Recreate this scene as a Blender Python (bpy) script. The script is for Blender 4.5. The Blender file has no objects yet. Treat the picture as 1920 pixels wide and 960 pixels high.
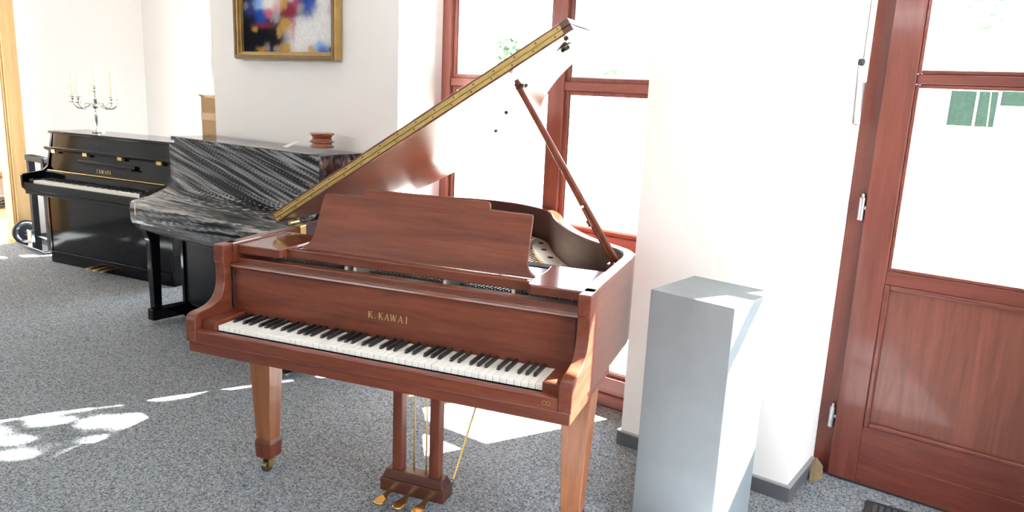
import bpy, bmesh, math, random
from mathutils import Vector, Matrix, noise

# ------------------------------------------------------------------ camera, sky, sun, exposure
scene = bpy.context.scene
COL = scene.collection
F_PX = 1425.8
cam_d = bpy.data.cameras.new('camera')
cam_d.sensor_width = 36.0
cam_d.lens = F_PX / 1920.0 * 36.0
cam_d.clip_start = 0.05
cam_d.clip_end = 300
cam = bpy.data.objects.new('camera', cam_d)
COL.objects.link(cam)
PITCH, ROLL, YAW = 0.2148, 0.0449, math.radians(36.463)
_fw = Vector((-math.sin(YAW) * math.cos(PITCH), math.cos(YAW) * math.cos(PITCH), -math.sin(PITCH)))
_r = Vector((math.cos(YAW), math.sin(YAW), 0))
_u = _r.cross(_fw)
_r2 = _r * math.cos(ROLL) + _u * math.sin(ROLL)
_u2 = -_r * math.sin(ROLL) + _u * math.cos(ROLL)
m = Matrix((_r2, _u2, -_fw)).transposed().to_4x4()
m.translation = Vector((1.788, -1.639, 1.584))
cam.matrix_world = m
scene.camera = cam

world = bpy.data.worlds.new('World')
scene.world = world
world.use_nodes = True
bg = world.node_tree.nodes['Background']
bg.inputs['Color'].default_value = (0.86, 0.93, 1.0, 1)
bg.inputs['Strength'].default_value = 6.0

SUN_DIR = Vector((-0.455, -1.0, -1.0)).normalized()
sun_d = bpy.data.lights.new('sun', 'SUN')
sun_d.energy = 62.0
sun_d.angle = math.radians(0.6)
sun_d.color = (1.0, 0.95, 0.87)
sun = bpy.data.objects.new('sun', sun_d)
COL.objects.link(sun)
sun.rotation_euler = SUN_DIR.to_track_quat('-Z', 'Y').to_euler()
sun.location = (3, 8, 8)

def portal(name, loc, size, rot):
    d = bpy.data.lights.new(name, 'AREA')
    d.shape = 'RECTANGLE'
    d.size, d.size_y = size
    d.cycles.is_portal = True
    o = bpy.data.objects.new(name, d)
    COL.objects.link(o)
    o.location = loc
    o.rotation_euler = rot
HP = math.pi / 2
portal('window_portal', (-0.46, 1.95, 1.38), (1.5, 2.8), (-HP, 0, 0))
portal('door_portal', (1.58, 1.95, 1.25), (1.2, 2.6), (-HP, 0, 0))
portal('niche_portal', (-3.92, 2.75, 1.35), (1.9, 2.75), (-HP, 0, 0))
portal('right_portal', (3.45, .05, 1.375), (2.45, 1.8), (0, HP, 0))
portal('clerestory_portal', (-1.2, -5.2, 2.65), (9.2, .3), (HP, 0, 0))

scene.view_settings.view_transform = 'Standard'
scene.view_settings.look = 'None'
scene.view_settings.gamma = 1.0
scene.view_settings.use_curve_mapping = False
scene.view_settings.exposure = 1.35
scene.cycles.use_denoising = True
scene.cycles.max_bounces = 10
scene.cycles.diffuse_bounces = 5
scene.cycles.glossy_bounces = 4
scene.cycles.transparent_max_bounces = 16
scene.cycles.sample_clamp_indirect = 6.0
scene.cycles.caustics_reflective = False
scene.cycles.caustics_refractive = False

R = random.Random(7)

# ------------------------------------------------------------------ helpers
class MB:
    def __init__(self):
        self.v = []; self.f = []
    def add(self, vs, fs):
        n = len(self.v)
        self.v += [tuple(p) for p in vs]
        self.f += [tuple(i + n for i in q) for q in fs]
        return self
    def box(self, x0, x1, y0, y1, z0, z1):
        vs = [(x, y, z) for z in (z0, z1) for y in (y0, y1) for x in (x0, x1)]
        return self.add(vs, [(0, 2, 3, 1), (4, 5, 7, 6), (0, 1, 5, 4), (2, 6, 7, 3), (0, 4, 6, 2), (1, 3, 7, 5)])
    def hexa(self, bottom, top):
        n = len(bottom)
        vs = list(bottom) + list(top)
        fs = [tuple(reversed(range(n))), tuple(range(n, 2 * n))]
        fs += [(i, (i + 1) % n, n + (i + 1) % n, n + i) for i in range(n)]
        return self.add(vs, fs)
    def prism(self, poly, axis, a, b):
        def put(p, t):
            if axis == 'x': return (t, p[0], p[1])
            if axis == 'y': return (p[0], t, p[1])
            return (p[0], p[1], t)
        return self.hexa([put(p, a) for p in poly], [put(p, b) for p in poly])
    def tube(self, path, rad, n=8, closed=False):
        path = [Vector(p) for p in path]
        rads = rad if isinstance(rad, (list, tuple)) else [rad] * len(path)
        vs = []; fs = []
        up = None
        for i, p in enumerate(path):
            a = path[max(i - 1, 0)]; b = path[min(i + 1, len(path) - 1)]
            t = (b - a).normalized()
            if up is None:
                up = Vector((0, 0, 1)) if abs(t.z) < .9 else Vector((1, 0, 0))
            s = t.cross(up).normalized(); up = s.cross(t).normalized()
            for k in range(n):
                an = 2 * math.pi * k / n
                vs.append(p + (s * math.cos(an) + up * math.sin(an)) * rads[i])
        for i in range(len(path) - 1):
            for k in range(n):
                fs.append((i * n + k, i * n + (k + 1) % n, (i + 1) * n + (k + 1) % n, (i + 1) * n + k))
        fs.append(tuple(reversed(range(n))))
        fs.append(tuple(range((len(path) - 1) * n, len(path) * n)))
        return self.add(vs, fs)
    def lathe(self, prof, n=20, c=(0, 0, 0), M=None):
        vs = []; fs = []
        for (r, z) in prof:
            for k in range(n):
                an = 2 * math.pi * k / n
                p = Vector((r * math.cos(an), r * math.sin(an), z))
                if M is not None: p = M @ p
                vs.append(p + Vector(c))
        for i in range(len(prof) - 1):
            for k in range(n):
                fs.append((i * n + k, i * n + (k + 1) % n, (i + 1) * n + (k + 1) % n, (i + 1) * n + k))
        fs.append(tuple(reversed(range(n))))
        fs.append(tuple(range((len(prof) - 1) * n, len(prof) * n)))
        return self.add(vs, fs)
    def obj(self, name, mat, parent=None, bevel=0, smooth=False, seg=2, angle=35):
        me = bpy.data.meshes.new(name)
        me.from_pydata(self.v, [], self.f)
        me.validate()
        bm = bmesh.new(); bm.from_mesh(me)
        bmesh.ops.recalc_face_normals(bm, faces=bm.faces)
        bm.to_mesh(me); bm.free()
        me.materials.append(mat)
        o = bpy.data.objects.new(name, me)
        COL.objects.link(o)
        if parent is not None: o.parent = parent
        if smooth:
            for p in me.polygons: p.use_smooth = True
            try: me.set_sharp_from_angle(angle=math.radians(angle))
            except Exception: pass
        if bevel:
            b = o.modifiers.new('bevel', 'BEVEL')
            b.width = bevel; b.segments = seg; b.limit_method = 'ANGLE'; b.angle_limit = math.radians(40)
        return o

def empty(name, loc=(0, 0, 0), rz=0.0, parent=None):
    o = bpy.data.objects.new(name, None)
    COL.objects.link(o)
    o.empty_display_size = 0.1
    o.location = loc; o.rotation_euler = (0, 0, rz)
    if parent: o.parent = parent
    return o
def tag(o, label=None, cat=None, group=None, kind=None):
    if label: o['label'] = label
    if cat: o['category'] = cat
    if group: o['group'] = group
    if kind: o['kind'] = kind
    return o
def share(src, name, parent, loc=(0, 0, 0), rot=(0, 0, 0)):
    o = src.copy(); COL.objects.link(o); o.name = name; o.parent = parent
    o.location = loc; o.rotation_euler = rot
    return o
def smoothline(pts, n=6):
    out = []
    P = [Vector(p) for p in pts]
    for i in range(len(P) - 1):
        p0 = P[max(i - 1, 0)]; p1 = P[i]; p2 = P[i + 1]; p3 = P[min(i + 2, len(P) - 1)]
        for k in range(n):
            t = k / n
            out.append(0.5 * ((2 * p1) + (p2 - p0) * t + (2 * p0 - 5 * p1 + 4 * p2 - p3) * t * t + (3 * p1 - p0 - 3 * p2 + p3) * t ** 3))
    out.append(P[-1])
    return out
GLYPH = {   # strokes (x0, y0, x1, y1, width) of upright serif capitals, height 1
 'K': [(.12, 0, .12, 1, .15), (.16, .40, .66, .98, .07), (.30, .56, .76, .02, .14), (0, .02, .26, .02, .05), (0, .98, .26, .98, .05), (.52, .98, .80, .98, .05), (.62, .02, .92, .02, .05)],
 'A': [(.08, 0, .46, 1, .07), (.44, 1, .80, 0, .14), (.22, .34, .66, .34, .06), (-.04, .02, .20, .02, .05), (.66, .02, .96, .02, .05)],
 'W': [(.10, 1, .40, 0, .14), (.40, 0, .64, .95, .07), (.62, 1, .90, 0, .14), (.90, 0, 1.20, 1, .07), (-.02, .98, .24, .98, .05), (.50, .98, .76, .98, .05), (1.06, .98, 1.32, .98, .05)],
 'I': [(.15, 0, .15, 1, .15), (.02, .02, .28, .02, .05), (.02, .98, .28, .98, .05)],
 'Y': [(.08, 1, .44, .45, .14), (.80, 1, .44, .45, .07), (.44, 0, .44, .5, .15), (-.04, .98, .22, .98, .05), (.66, .98, .92, .98, .05), (.30, .02, .58, .02, .05)],
 'M': [(.10, 0, .10, 1, .08), (.10, 1, .50, .08, .15), (.50, .08, .88, 1, .07), (.88, 0, .88, 1, .15), (-.02, .02, .22, .02, .05), (.74, .02, 1.02, .02, .05), (-.02, .98, .14, .98, .05), (.84, .98, 1.02, .98, .05)],
 'H': [(.12, 0, .12, 1, .15), (.74, 0, .74, 1, .15), (.12, .5, .74, .5, .06), (0, .02, .24, .02, .05), (0, .98, .24, .98, .05), (.62, .02, .86, .02, .05), (.62, .98, .86, .98, .05)],
 '.': [(.05, .0, .05, .13, .13)],
}
def lettering(name, letters, width, height, mat, parent, loc, rot):
    tot = max(x + max(max(q[0], q[2]) for q in GLYPH[ch]) for ch, x in letters)
    u = width / tot
    mb = MB()
    for ch, x in letters:
        for (x0, y0, x1, y1, w) in GLYPH[ch]:
            a = Vector(((x + x0 - tot / 2) * u, (y0 - .5) * height, 0)); b = Vector(((x + x1 - tot / 2) * u, (y1 - .5) * height, 0))
            if abs(y1 - y0) > .01 : n = Vector((w * u / 2, 0, 0))
            else: n = Vector((0, w * height / 2, 0))
            p = [a - n, a + n, b + n, b - n]
            mb.hexa([(v.x, v.y, 0) for v in p], [(v.x, v.y, .0006) for v in p])
    o = mb.obj(name, mat, parent)
    o.location = loc; o.rotation_euler = rot
    return o

# ------------------------------------------------------------------ materials
def newmat(name):
    mt = bpy.data.materials.new(name); mt.use_nodes = True
    nt = mt.node_tree
    return mt, nt, nt.nodes['Principled BSDF']
def N(nt, typ, **kw):
    n = nt.nodes.new(typ)
    for k, v in kw.items(): setattr(n, k, v)
    return n
def plain(name, col, rough=.5, metal=0, coat=0, bump=0, bscale=60, spec=None, var=0.0, vscale=8):
    mt, nt, b = newmat(name)
    b.inputs['Base Color'].default_value = (*col, 1)
    b.inputs['Roughness'].default_value = rough
    b.inputs['Metallic'].default_value = metal
    b.inputs['Coat Weight'].default_value = coat
    b.inputs['Coat Roughness'].default_value = .06
    if spec is not None: b.inputs['Specular IOR Level'].default_value = spec
    tc = N(nt, 'ShaderNodeTexCoord')
    if var:
        no = N(nt, 'ShaderNodeTexNoise'); no.inputs['Scale'].default_value = vscale; no.inputs['Detail'].default_value = 4
        nt.links.new(tc.outputs['Object'], no.inputs['Vector'])
        mx = N(nt, 'ShaderNodeMix', data_type='RGBA')
        mx.inputs[6].default_value = (*[c * (1 - var) for c in col], 1)
        mx.inputs[7].default_value = (*[min(1, c * (1 + var)) for c in col], 1)
        nt.links.new(no.outputs['Fac'], mx.inputs[0]); nt.links.new(mx.outputs[2], b.inputs['Base Color'])
    if bump:
        no = N(nt, 'ShaderNodeTexNoise'); no.inputs['Scale'].default_value = bscale; no.inputs['Detail'].default_value = 3
        nt.links.new(tc.outputs['Object'], no.inputs['Vector'])
        bp = N(nt, 'ShaderNodeBump'); bp.inputs['Strength'].default_value = bump; bp.inputs['Distance'].default_value = .01
        nt.links.new(no.outputs['Fac'], bp.inputs['Height']); nt.links.new(bp.outputs['Normal'], b.inputs['Normal'])
    return mt
def wood(name, dark, light, axis='x', rough=.3, coat=.3, scale=1.0, figure=1.0, bump=.02):
    mt, nt, b = newmat(name)
    tc = N(nt, 'ShaderNodeTexCoord'); mp = N(nt, 'ShaderNodeMapping')
    s = {'x': (1.2, 14, 14), 'y': (14, 1.2, 14), 'z': (14, 14, 1.2)}[axis]
    mp.inputs['Scale'].default_value = [q * scale for q in s]
    nt.links.new(tc.outputs['Object'], mp.inputs['Vector'])
    n1 = N(nt, 'ShaderNodeTexNoise'); n1.inputs['Scale'].default_value = 1.6; n1.inputs['Detail'].default_value = 6; n1.inputs['Roughness'].default_value = .62; n1.inputs['Distortion'].default_value = .6 * figure
    n2 = N(nt, 'ShaderNodeTexNoise'); n2.inputs['Scale'].default_value = 9; n2.inputs['Detail'].default_value = 5
    nt.links.new(mp.outputs[0], n1.inputs['Vector']); nt.links.new(mp.outputs[0], n2.inputs['Vector'])
    ad = N(nt, 'ShaderNodeMath', operation='MULTIPLY_ADD'); ad.inputs[1].default_value = .35; 
    nt.links.new(n2.outputs['Fac'], ad.inputs[0]); nt.links.new(n1.outputs['Fac'], ad.inputs[2])
    cr = N(nt, 'ShaderNodeValToRGB')
    cr.color_ramp.elements[0].position = .42; cr.color_ramp.elements[0].color = (*dark, 1)
    cr.color_ramp.elements[1].position = .92; cr.color_ramp.elements[1].color = (*light, 1)
    nt.links.new(ad.outputs[0], cr.inputs[0]); nt.links.new(cr.outputs[0], b.inputs['Base Color'])
    b.inputs['Roughness'].default_value = rough
    b.inputs['Specular IOR Level'].default_value = .36
    b.inputs['Coat Weight'].default_value = coat; b.inputs['Coat Roughness'].default_value = .09
    if bump:
        bp = N(nt, 'ShaderNodeBump'); bp.inputs['Strength'].default_value = bump; bp.inputs['Distance'].default_value = .004
        nt.links.new(n2.outputs['Fac'], bp.inputs['Height']); nt.links.new(bp.outputs['Normal'], b.inputs['Normal'])
    return mt

M = {}
M['plaster'] = plain('plaster', (.88, .845, .825), .75, bump=.06, bscale=45)
M['ceiling'] = plain('ceiling_paint', (.86, .85, .83), .8, bump=.05, bscale=40)
PD, PL = (.078, .0155, .0085), (.178, .046, .024)
M['pwx'] = wood('walnut_x', PD, PL, 'x', .36, .10)
M['pwy'] = wood('walnut_y', PD, PL, 'y', .36, .10)
M['pwz'] = wood('walnut_z', PD, PL, 'z', .36, .10)
M['pgx'] = wood('polished_walnut_x', PD, PL, 'x', .24, .5)
M['pgy'] = wood('polished_walnut_y', PD, PL, 'y', .28, .3)
M['wing'] = wood('shelf_walnut', PD, PL, 'x', .16, .9)
M['leg'] = wood('leg_walnut', (.175, .054, .021), (.32, .125, .052), 'z', .38, .12)
M['lyre'] = wood('lyre_walnut', (.045, .014, .009), (.10, .03, .017), 'x', .36, .4)
WD, WL = (.095, .020, .014), (.18, .045, .030)
M['doorz'] = wood('stained_door_z', WD, WL, 'z', .38, .35, .8)
M['doorx'] = wood('stained_door_x', WD, WL, 'x', .38, .35, .8)
M['doorp'] = wood('stained_door_panel', (.10, .029, .020), (.22, .072, .048), 'z', .36, .25, .55, 2.5)
M['winz'] = wood('window_wood_z', (.17, .050, .040), (.29, .095, .072), 'z', .45, .1, .8)
M['winx'] = wood('window_wood_x', (.17, .050, .040), (.29, .095, .072), 'x', .45, .1, .8)
M['pine'] = wood('pine_z', (.55, .33, .13), (.72, .48, .22), 'z', .5, .1, .7)
M['black'] = plain('black_lacquer', (.003, .0035, .005), .09, spec=.32)
M['blacksat'] = plain('black_satin', (.005, .006, .008), .35, spec=.3)
M['blackkey'] = plain('ebony', (.012, .012, .014), .28)
M['ivory'] = plain('key_white', (.92, .905, .875), .25, coat=.15)
M['keyfront'] = plain('key_front', (.74, .74, .73), .35)
M['brass'] = plain('brass', (.60, .42, .16), .3, 1)
M['brassh'] = plain('hinge_brass', (.40, .28, .105), .42, 1, var=.3, vscale=35)
M['pedal'] = plain('polished_brass', (.82, .62, .28), .14, 1)
M['brassd'] = plain('brass_dull', (.50, .36, .14), .42, 1, var=.25, vscale=40)
M['castor'] = plain('castor_bronze', (.20, .16, .09), .4, 1)
M['gold'] = plain('gold_leaf_lettering', (.62, .44, .17), .35, .7)
M['steel'] = plain('steel', (.60, .60, .62), .28, 1)
M['silver'] = plain('silver', (.62, .60, .55), .22, 1, var=.15, vscale=60)
M['plate'] = plain('bronzed_iron', (.50, .47, .41), .4, .15, var=.1)
M['felt'] = plain('black_felt', (.015, .014, .016), .9)
M['screw'] = plain('dark_screw', (.05, .04, .03), .4, .8)
M['spruce'] = wood('spruce', (.42, .25, .11), (.58, .38, .18), 'y', .4, .3)
M['pinsteel'] = plain('blued_steel', (.10, .10, .11), .4, 1)
M['string'] = plain('string_steel', (.42, .40, .38), .35, 1)
M['stone'] = plain('grey_board', (.235, .262, .285), .55, bump=.05, bscale=30, var=.22, vscale=5)
M['base'] = plain('baseboard_carpet', (.10, .105, .112), .9, bump=.4, bscale=300, var=.25, vscale=250)
M['card'] = plain('cardboard', (.42, .26, .13), .85, var=.08, vscale=12)
M['cream'] = plain('candle_wax', (.93, .88, .62), .5)
M['paper'] = plain('paper', (.85, .84, .86), .6)
M['rubber'] = plain('rubber', (.02, .02, .022), .7)
M['trucks'] = plain('truck_black', (.006, .007, .011), .6, spec=.15)
M['chrome'] = plain('chrome', (.55, .60, .66), .15, 1)
M['leafm'] = None
M['greenlab'] = plain('green_label', (.28, .42, .12), .5, var=.2, vscale=30)
M['white_paint'] = plain('white_lacquer', (.82, .82, .82), .35)
M['ground'] = plain('pale_paving', (.55, .54, .50), .9, var=.08, vscale=2)
M['render_wall'] = plain('pale_render', (.75, .73, .69), .9)
M['darkwood'] = wood('brown_furniture', (.10, .045, .02), (.2, .1, .05), 'x', .5, .1)
M['parquet'] = wood('warm_floor', (.30, .16, .07), (.46, .27, .13), 'y', .5, .2)

def carpet():
    mt, nt, b = newmat('grey_carpet')
    tc = N(nt, 'ShaderNodeTexCoord')
    def vor(sc):
        v = N(nt, 'ShaderNodeTexVoronoi'); v.inputs['Scale'].default_value = sc
        nt.links.new(tc.outputs['Object'], v.inputs['Vector'])
        sp = N(nt, 'ShaderNodeSeparateColor'); nt.links.new(v.outputs['Color'], sp.inputs[0])
        return v, sp
    v1, s1 = vor(230); v2, s2 = vor(120)
    mixv = N(nt, 'ShaderNodeMath', operation='MULTIPLY_ADD'); mixv.inputs[1].default_value = .62
    nt.links.new(s1.outputs[0], mixv.inputs[0])
    h2 = N(nt, 'ShaderNodeMath', operation='MULTIPLY'); h2.inputs[1].default_value = .38
    nt.links.new(s2.outputs[0], h2.inputs[0]); nt.links.new(h2.outputs[0], mixv.inputs[2])
    cr = N(nt, 'ShaderNodeValToRGB')
    cr.color_ramp.elements[0].position = .10; cr.color_ramp.elements[0].color = (.059, .069, .078, 1)
    cr.color_ramp.elements[1].position = .90; cr.color_ramp.elements[1].color = (.385, .42, .455, 1)
    nt.links.new(mixv.outputs[0], cr.inputs[0])
    c2 = N(nt, 'ShaderNodeValToRGB')
    c2.color_ramp.elements[0].position = .2; c2.color_ramp.elements[0].color = (.82, .88, 1.0, 1)
    c2.color_ramp.elements[1].position = .8; c2.color_ramp.elements[1].color = (1.12, 1.02, .93, 1)
    nt.links.new(s1.outputs[1], c2.inputs[0])
    mx = N(nt, 'ShaderNodeMix', data_type='RGBA', blend_type='MULTIPLY'); mx.inputs[0].default_value = 1
    nt.links.new(cr.outputs[0], mx.inputs[6]); nt.links.new(c2.outputs[0], mx.inputs[7])
    nt.links.new(mx.outputs[2], b.inputs['Base Color'])
    b.inputs['Roughness'].default_value = .95
    b.inputs['Specular IOR Level'].default_value = .1
    bp = N(nt, 'ShaderNodeBump'); bp.inputs['Strength'].default_value = .25; bp.inputs['Distance'].default_value = .003
    nt.links.new(mixv.outputs[0], bp.inputs['Height']); nt.links.new(bp.outputs['Normal'], b.inputs['Normal'])
    return mt
M['carpet'] = carpet()

def glass():
    mt, nt, b = newmat('clear_glass')
    nt.nodes.remove(b)
    out = nt.nodes['Material Output']
    tr = N(nt, 'ShaderNodeBsdfTransparent'); tr.inputs[0].default_value = (.97, .985, .98, 1)
    gl = N(nt, 'ShaderNodeBsdfGlossy'); gl.inputs['Roughness'].default_value = .02
    fr = N(nt, 'ShaderNodeFresnel'); fr.inputs[0].default_value = 1.25
    mx = N(nt, 'ShaderNodeMixShader')
    nt.links.new(fr.outputs[0], mx.inputs[0]); nt.links.new(tr.outputs[0], mx.inputs[1]); nt.links.new(gl.outputs[0], mx.inputs[2])
    nt.links.new(mx.outputs[0], out.inputs[0])
    return mt
M['glass'] = glass()

def film():
    mt, nt, b = newmat('stretch_film')
    nt.nodes.remove(b)
    out = nt.nodes['Material Output']
    at = N(nt, 'ShaderNodeAttribute'); at.attribute_name = 'streak'
    tr = N(nt, 'ShaderNodeBsdfTransparent'); tr.inputs[0].default_value = (.97, .97, .98, 1)
    gl = N(nt, 'ShaderNodeBsdfGlossy'); gl.inputs['Roughness'].default_value = .16; gl.inputs['Color'].default_value = (.9, .9, .92, 1)
    df = N(nt, 'ShaderNodeBsdfDiffuse'); df.inputs[0].default_value = (.75, .75, .76, 1)
    m1 = N(nt, 'ShaderNodeMixShader'); m1.inputs[0].default_value = .3
    nt.links.new(gl.outputs[0], m1.inputs[1]); nt.links.new(df.outputs[0], m1.inputs[2])
    cr = N(nt, 'ShaderNodeValToRGB')
    cr.color_ramp.elements[0].position = .46; cr.color_ramp.elements[0].color = (.008, .008, .008, 1)
    cr.color_ramp.elements[1].position = 1.0; cr.color_ramp.elements[1].color = (.46, .46, .46, 1)
    nt.links.new(at.outputs['Fac'], cr.inputs[0])
    mx = N(nt, 'ShaderNodeMixShader')
    nt.links.new(cr.outputs[0], mx.inputs[0]); nt.links.new(tr.outputs[0], mx.inputs[1]); nt.links.new(m1.outputs[0], mx.inputs[2])
    nt.links.new(mx.outputs[0], out.inputs[0])
    return mt
M['film'] = film()

def leafmat():
    mt, nt, b = newmat('leaf_green')
    oi = N(nt, 'ShaderNodeTexCoord'); no = N(nt, 'ShaderNodeTexNoise'); no.inputs['Scale'].default_value = 3
    nt.links.new(oi.outputs['Object'], no.inputs['Vector'])
    cr = N(nt, 'ShaderNodeValToRGB')
    cr.color_ramp.elements[0].color = (.008, .034, .012, 1); cr.color_ramp.elements[1].color = (.026, .075, .020, 1)
    nt.links.new(no.outputs['Fac'], cr.inputs[0]); nt.links.new(cr.outputs[0], b.inputs['Base Color'])
    b.inputs['Roughness'].default_value = .6
    return mt
M['leafm'] = leafmat()
M['bark'] = plain('bark', (.16, .11, .07), .9, bump=.5, bscale=20, var=.3, vscale=10)

def attrmat(name, rough=.5):
    mt, nt, b = newmat(name)
    b.inputs['Specular IOR Level'].default_value = .08
    at = N(nt, 'ShaderNodeAttribute'); at.attribute_name = 'paint'
    nt.links.new(at.outputs['Color'], b.inputs['Base Color'])
    b.inputs['Roughness'].default_value = rough
    tc = N(nt, 'ShaderNodeTexCoord')
    no = N(nt, 'ShaderNodeTexNoise'); no.inputs['Scale'].default_value = 130; no.inputs['Detail'].default_value = 4
    nt.links.new(tc.outputs['Object'], no.inputs['Vector'])
    bp = N(nt, 'ShaderNodeBump'); bp.inputs['Strength'].default_value = .8; bp.inputs['Distance'].default_value = .006
    nt.links.new(no.outputs['Fac'], bp.inputs['Height']); nt.links.new(bp.outputs['Normal'], b.inputs['Normal'])
    return mt
M['paint'] = attrmat('oil_paint', .8)

# ------------------------------------------------------------------ room shell
H = 3.0
XR, XL, YF = 3.4, -6.0, -5.2          # right wall, left wall, shop front
YP, YW, YN = 1.32, 1.90, 2.47         # pier face, outer face of the wall, niche back
def struct(name, mb, mat, **k):
    o = mb.obj(name, mat, **k); tag(o, kind='structure'); return o

struct('floor', MB().box(XL - .0, XR, YF, YW, -.1, 0).box(XL, -2.93, YW, YN + .3, -.1, 0), M['carpet'])
struct('ceiling', MB().box(XL - 3.2, XR + .2, YF - .2, YW, H, H + .15).box(XL - 3.2, -2.73, YW, YN + .3, H, H + .15), M['ceiling'])
wb = MB()
wb.box(-2.93, -1.205, YP, YW, 0, H)                 # pier with the painting
wb.box(.275, 1.04, YP, YW, 0, H)                    # pillar between window and door
wb.box(2.12, XR + .2, YP, YW, 0, H)                 # beyond the door
wb.box(-1.205, .275, 1.60, YW, 2.75, H)             # lintels
wb.box(1.04, 2.12, 1.60, YW, 2.45, H)
wb.box(-2.93, -2.73, YW, YN, 0, H)             # side of the niche
wb.box(XL, -4.85, YN, YN + .3, 0, H)                # niche back
wb.box(-3.0, -2.93, YN, YN + .3, 0, H)
wb.box(-4.85, -3.0, YN, YN + .3, 2.7, H)
struct('wall_back', wb, M['plaster'])
wl = MB()
wl.box(XL - .2, XL, 1.30, YN + .3, 0, H)
wl.box(XL - .2, XL, -.05, 1.30, 2.25, H)
wl.box(XL - .2, XL, YF, -.05, 0, H)
struct('wall_left', wl, M['plaster'])
struct('wall_right', MB().box(XR, XR + .2, YF, -.85, 0, H).box(XR, XR + .2, .95, YP, 0, H).box(XR, XR + .2, -.85, .95, 0, .15).box(XR, XR + .2, -.85, .95, 2.6, H), M['plaster'])
wf = MB()
wf.box(XL, XR, YF - .2, YF, 0, 2.5).box(XL, XR, YF - .2, YF, 2.8, H)
for xx in (XL, -3.4, -1.0, 1.3, XR - .5): wf.box(xx, xx + .35, YF - .2, YF, 2.5, 2.8)
struct('wall_front', wf, M['plaster'])
# baseboards (strip of carpet in a grey rail)
bb = MB()
bt = .014
def bbseg(x0, x1, y0, y1): bb.box(x0, x1, y0, y1, 0, .062)
bbseg(-2.93 - bt, -1.205 + bt, YP - bt, YP)
bbseg(-1.205, -1.205 + bt, YP, 1.62)
bbseg(.275 - bt, 1.04 + bt, YP - bt, YP)
bbseg(1.04, 1.04 + bt, YP, 1.655)
bbseg(.275 - bt, .275, YP, 1.62)
bbseg(2.12 - bt, XR, YP - bt, YP)
bbseg(XL, XL + bt, 1.31, YN)
bbseg(XL, -4.8, YN - bt, YN)
b0 = struct('baseboard_back', bb, M['base'], bevel=.003)
cap = MB()
for (x0, x1, y0, y1) in ((-2.93 - bt, -1.205 + bt, YP - bt, YP), (-1.205, -1.205 + bt, YP, 1.62), (.275 - bt, 1.04 + bt, YP - bt, YP), (1.04, 1.04 + bt, YP, 1.655), (.275 - bt, .275, YP, 1.62)):
    cap.box(x0 - .002, x1 + .002, y0 - .002, y1 + .001, .062, .070)
cap.obj('baseboard_cap', plain('grey_rail', (.30, .30, .31), .5), b0, bevel=.002)

# ------------------------------------------------------------------ window by the grand piano
def window(name, x0, x1, y, bars_x, bars_z, ztop, zbase):
    w = tag(empty(name, (0, 0, 0)), kind='structure')
    fr = MB()
    fr.box(x0, x0 + .062, y - .03, y + .05, 0, ztop).box(x1 - .062, x1, y - .03, y + .05, 0, ztop)
    fr.box(x0 + .062, x1 - .062, y - .03, y + .05, ztop - .07, ztop)
    fr.obj('frame', M['winz'], w, bevel=.004)
    sl = MB().box(x0 + .062, x1 - .062, y - .03, y + .05, .062, zbase)
    sl.obj('bottom_rail', M['winx'], w, bevel=.006)
    MB().box(x0 + .062, x1 - .062, y - .055, y + .06, 0, .062).obj('threshold', M['winx'], w, bevel=.01)
    xs = [x0 + .062] + bars_x + [x1 - .062]
    for bx in bars_x:
        MB().box(bx - .042, bx + .042, y - .025, y + .045, zbase, ztop - .07).obj('mullion', M['winz'], w, bevel=.004)
    for bz, hh in bars_z:
        for i in range(len(xs) - 1):
            a = xs[i] + (.042 if i else 0); b = xs[i + 1] - (.042 if i + 1 < len(xs) - 1 else 0)
            MB().box(a, b, y - .018, y + .04, bz - hh, bz + hh).obj('transom', M['winx'], w, bevel=.004)
    zs = [zbase] + [b for b, _ in bars_z] + [ztop - .07]
    hs = [0] + [h for _, h in bars_z] + [0]
    for i in range(len(xs) - 1):
        a = xs[i] + (.042 if i else 0); b = xs[i + 1] - (.042 if i + 1 < len(xs) - 1 else 0)
        for k in range(len(zs) - 1):
            c = zs[k] + hs[k]; d = zs[k + 1] - hs[k + 1]
            # glazing bead and pane
            g = MB(); t = .022
            g.box(a, a + t, y - .004, y + .030, c, d).box(b - t, b, y - .004, y + .030, c, d)
            g.box(a + t, b - t, y - .004, y + .030, c, c + t).box(a + t, b - t, y - .004, y + .030, d - t, d)
            g.obj('glazing_bead', M['winz'], w, bevel=.003)
            p = MB().box(a + t, b - t, y + .012, y + .018, c + t, d - t).obj('pane', M['glass'], w)
            s = MB(); q = .007
            s.box(a + t, a + t + q, y + .006, y + .022, c + t, d - t).box(b - t - q, b - t, y + .006, y + .022, c + t, d - t)
            s.box(a + t + q, b - t - q, y + .006, y + .022, c + t, c + t + q)
            s.obj('seal', M['steel'], p)
    return w
window('window_1', -1.205, .275, 1.69, [-.42], [(.862, .022), (1.615, .022)], 2.75, .15)
w3 = tag(empty('window_3', (0, 0, 0)), kind='structure')
for (y0, y1, z0, z1) in ((-.85, -.78, .15, 2.6), (.88, .95, .15, 2.6), (.015, .085, .15, 2.6)):
    MB().box(XR + .04, XR + .12, y0, y1, z0, z1).obj('frame_post', M['winz'], w3, bevel=.004)
for (y0, y1) in ((-.78, .015), (.085, .88)):
    MB().box(XR + .04, XR + .12, y0, y1, .15, .22).obj('frame_rail', M['winz'], w3, bevel=.004)
    MB().box(XR + .04, XR + .12, y0, y1, 2.53, 2.6).obj('frame_rail', M['winz'], w3, bevel=.004)
    MB().box(XR + .075, XR + .081, y0, y1, .22, 2.53).obj('pane', M['glass'], w3)
window('window_2', -4.85, -3.0, 2.60, [-3.92], [(1.7, .022)], 2.70, .12)

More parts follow.
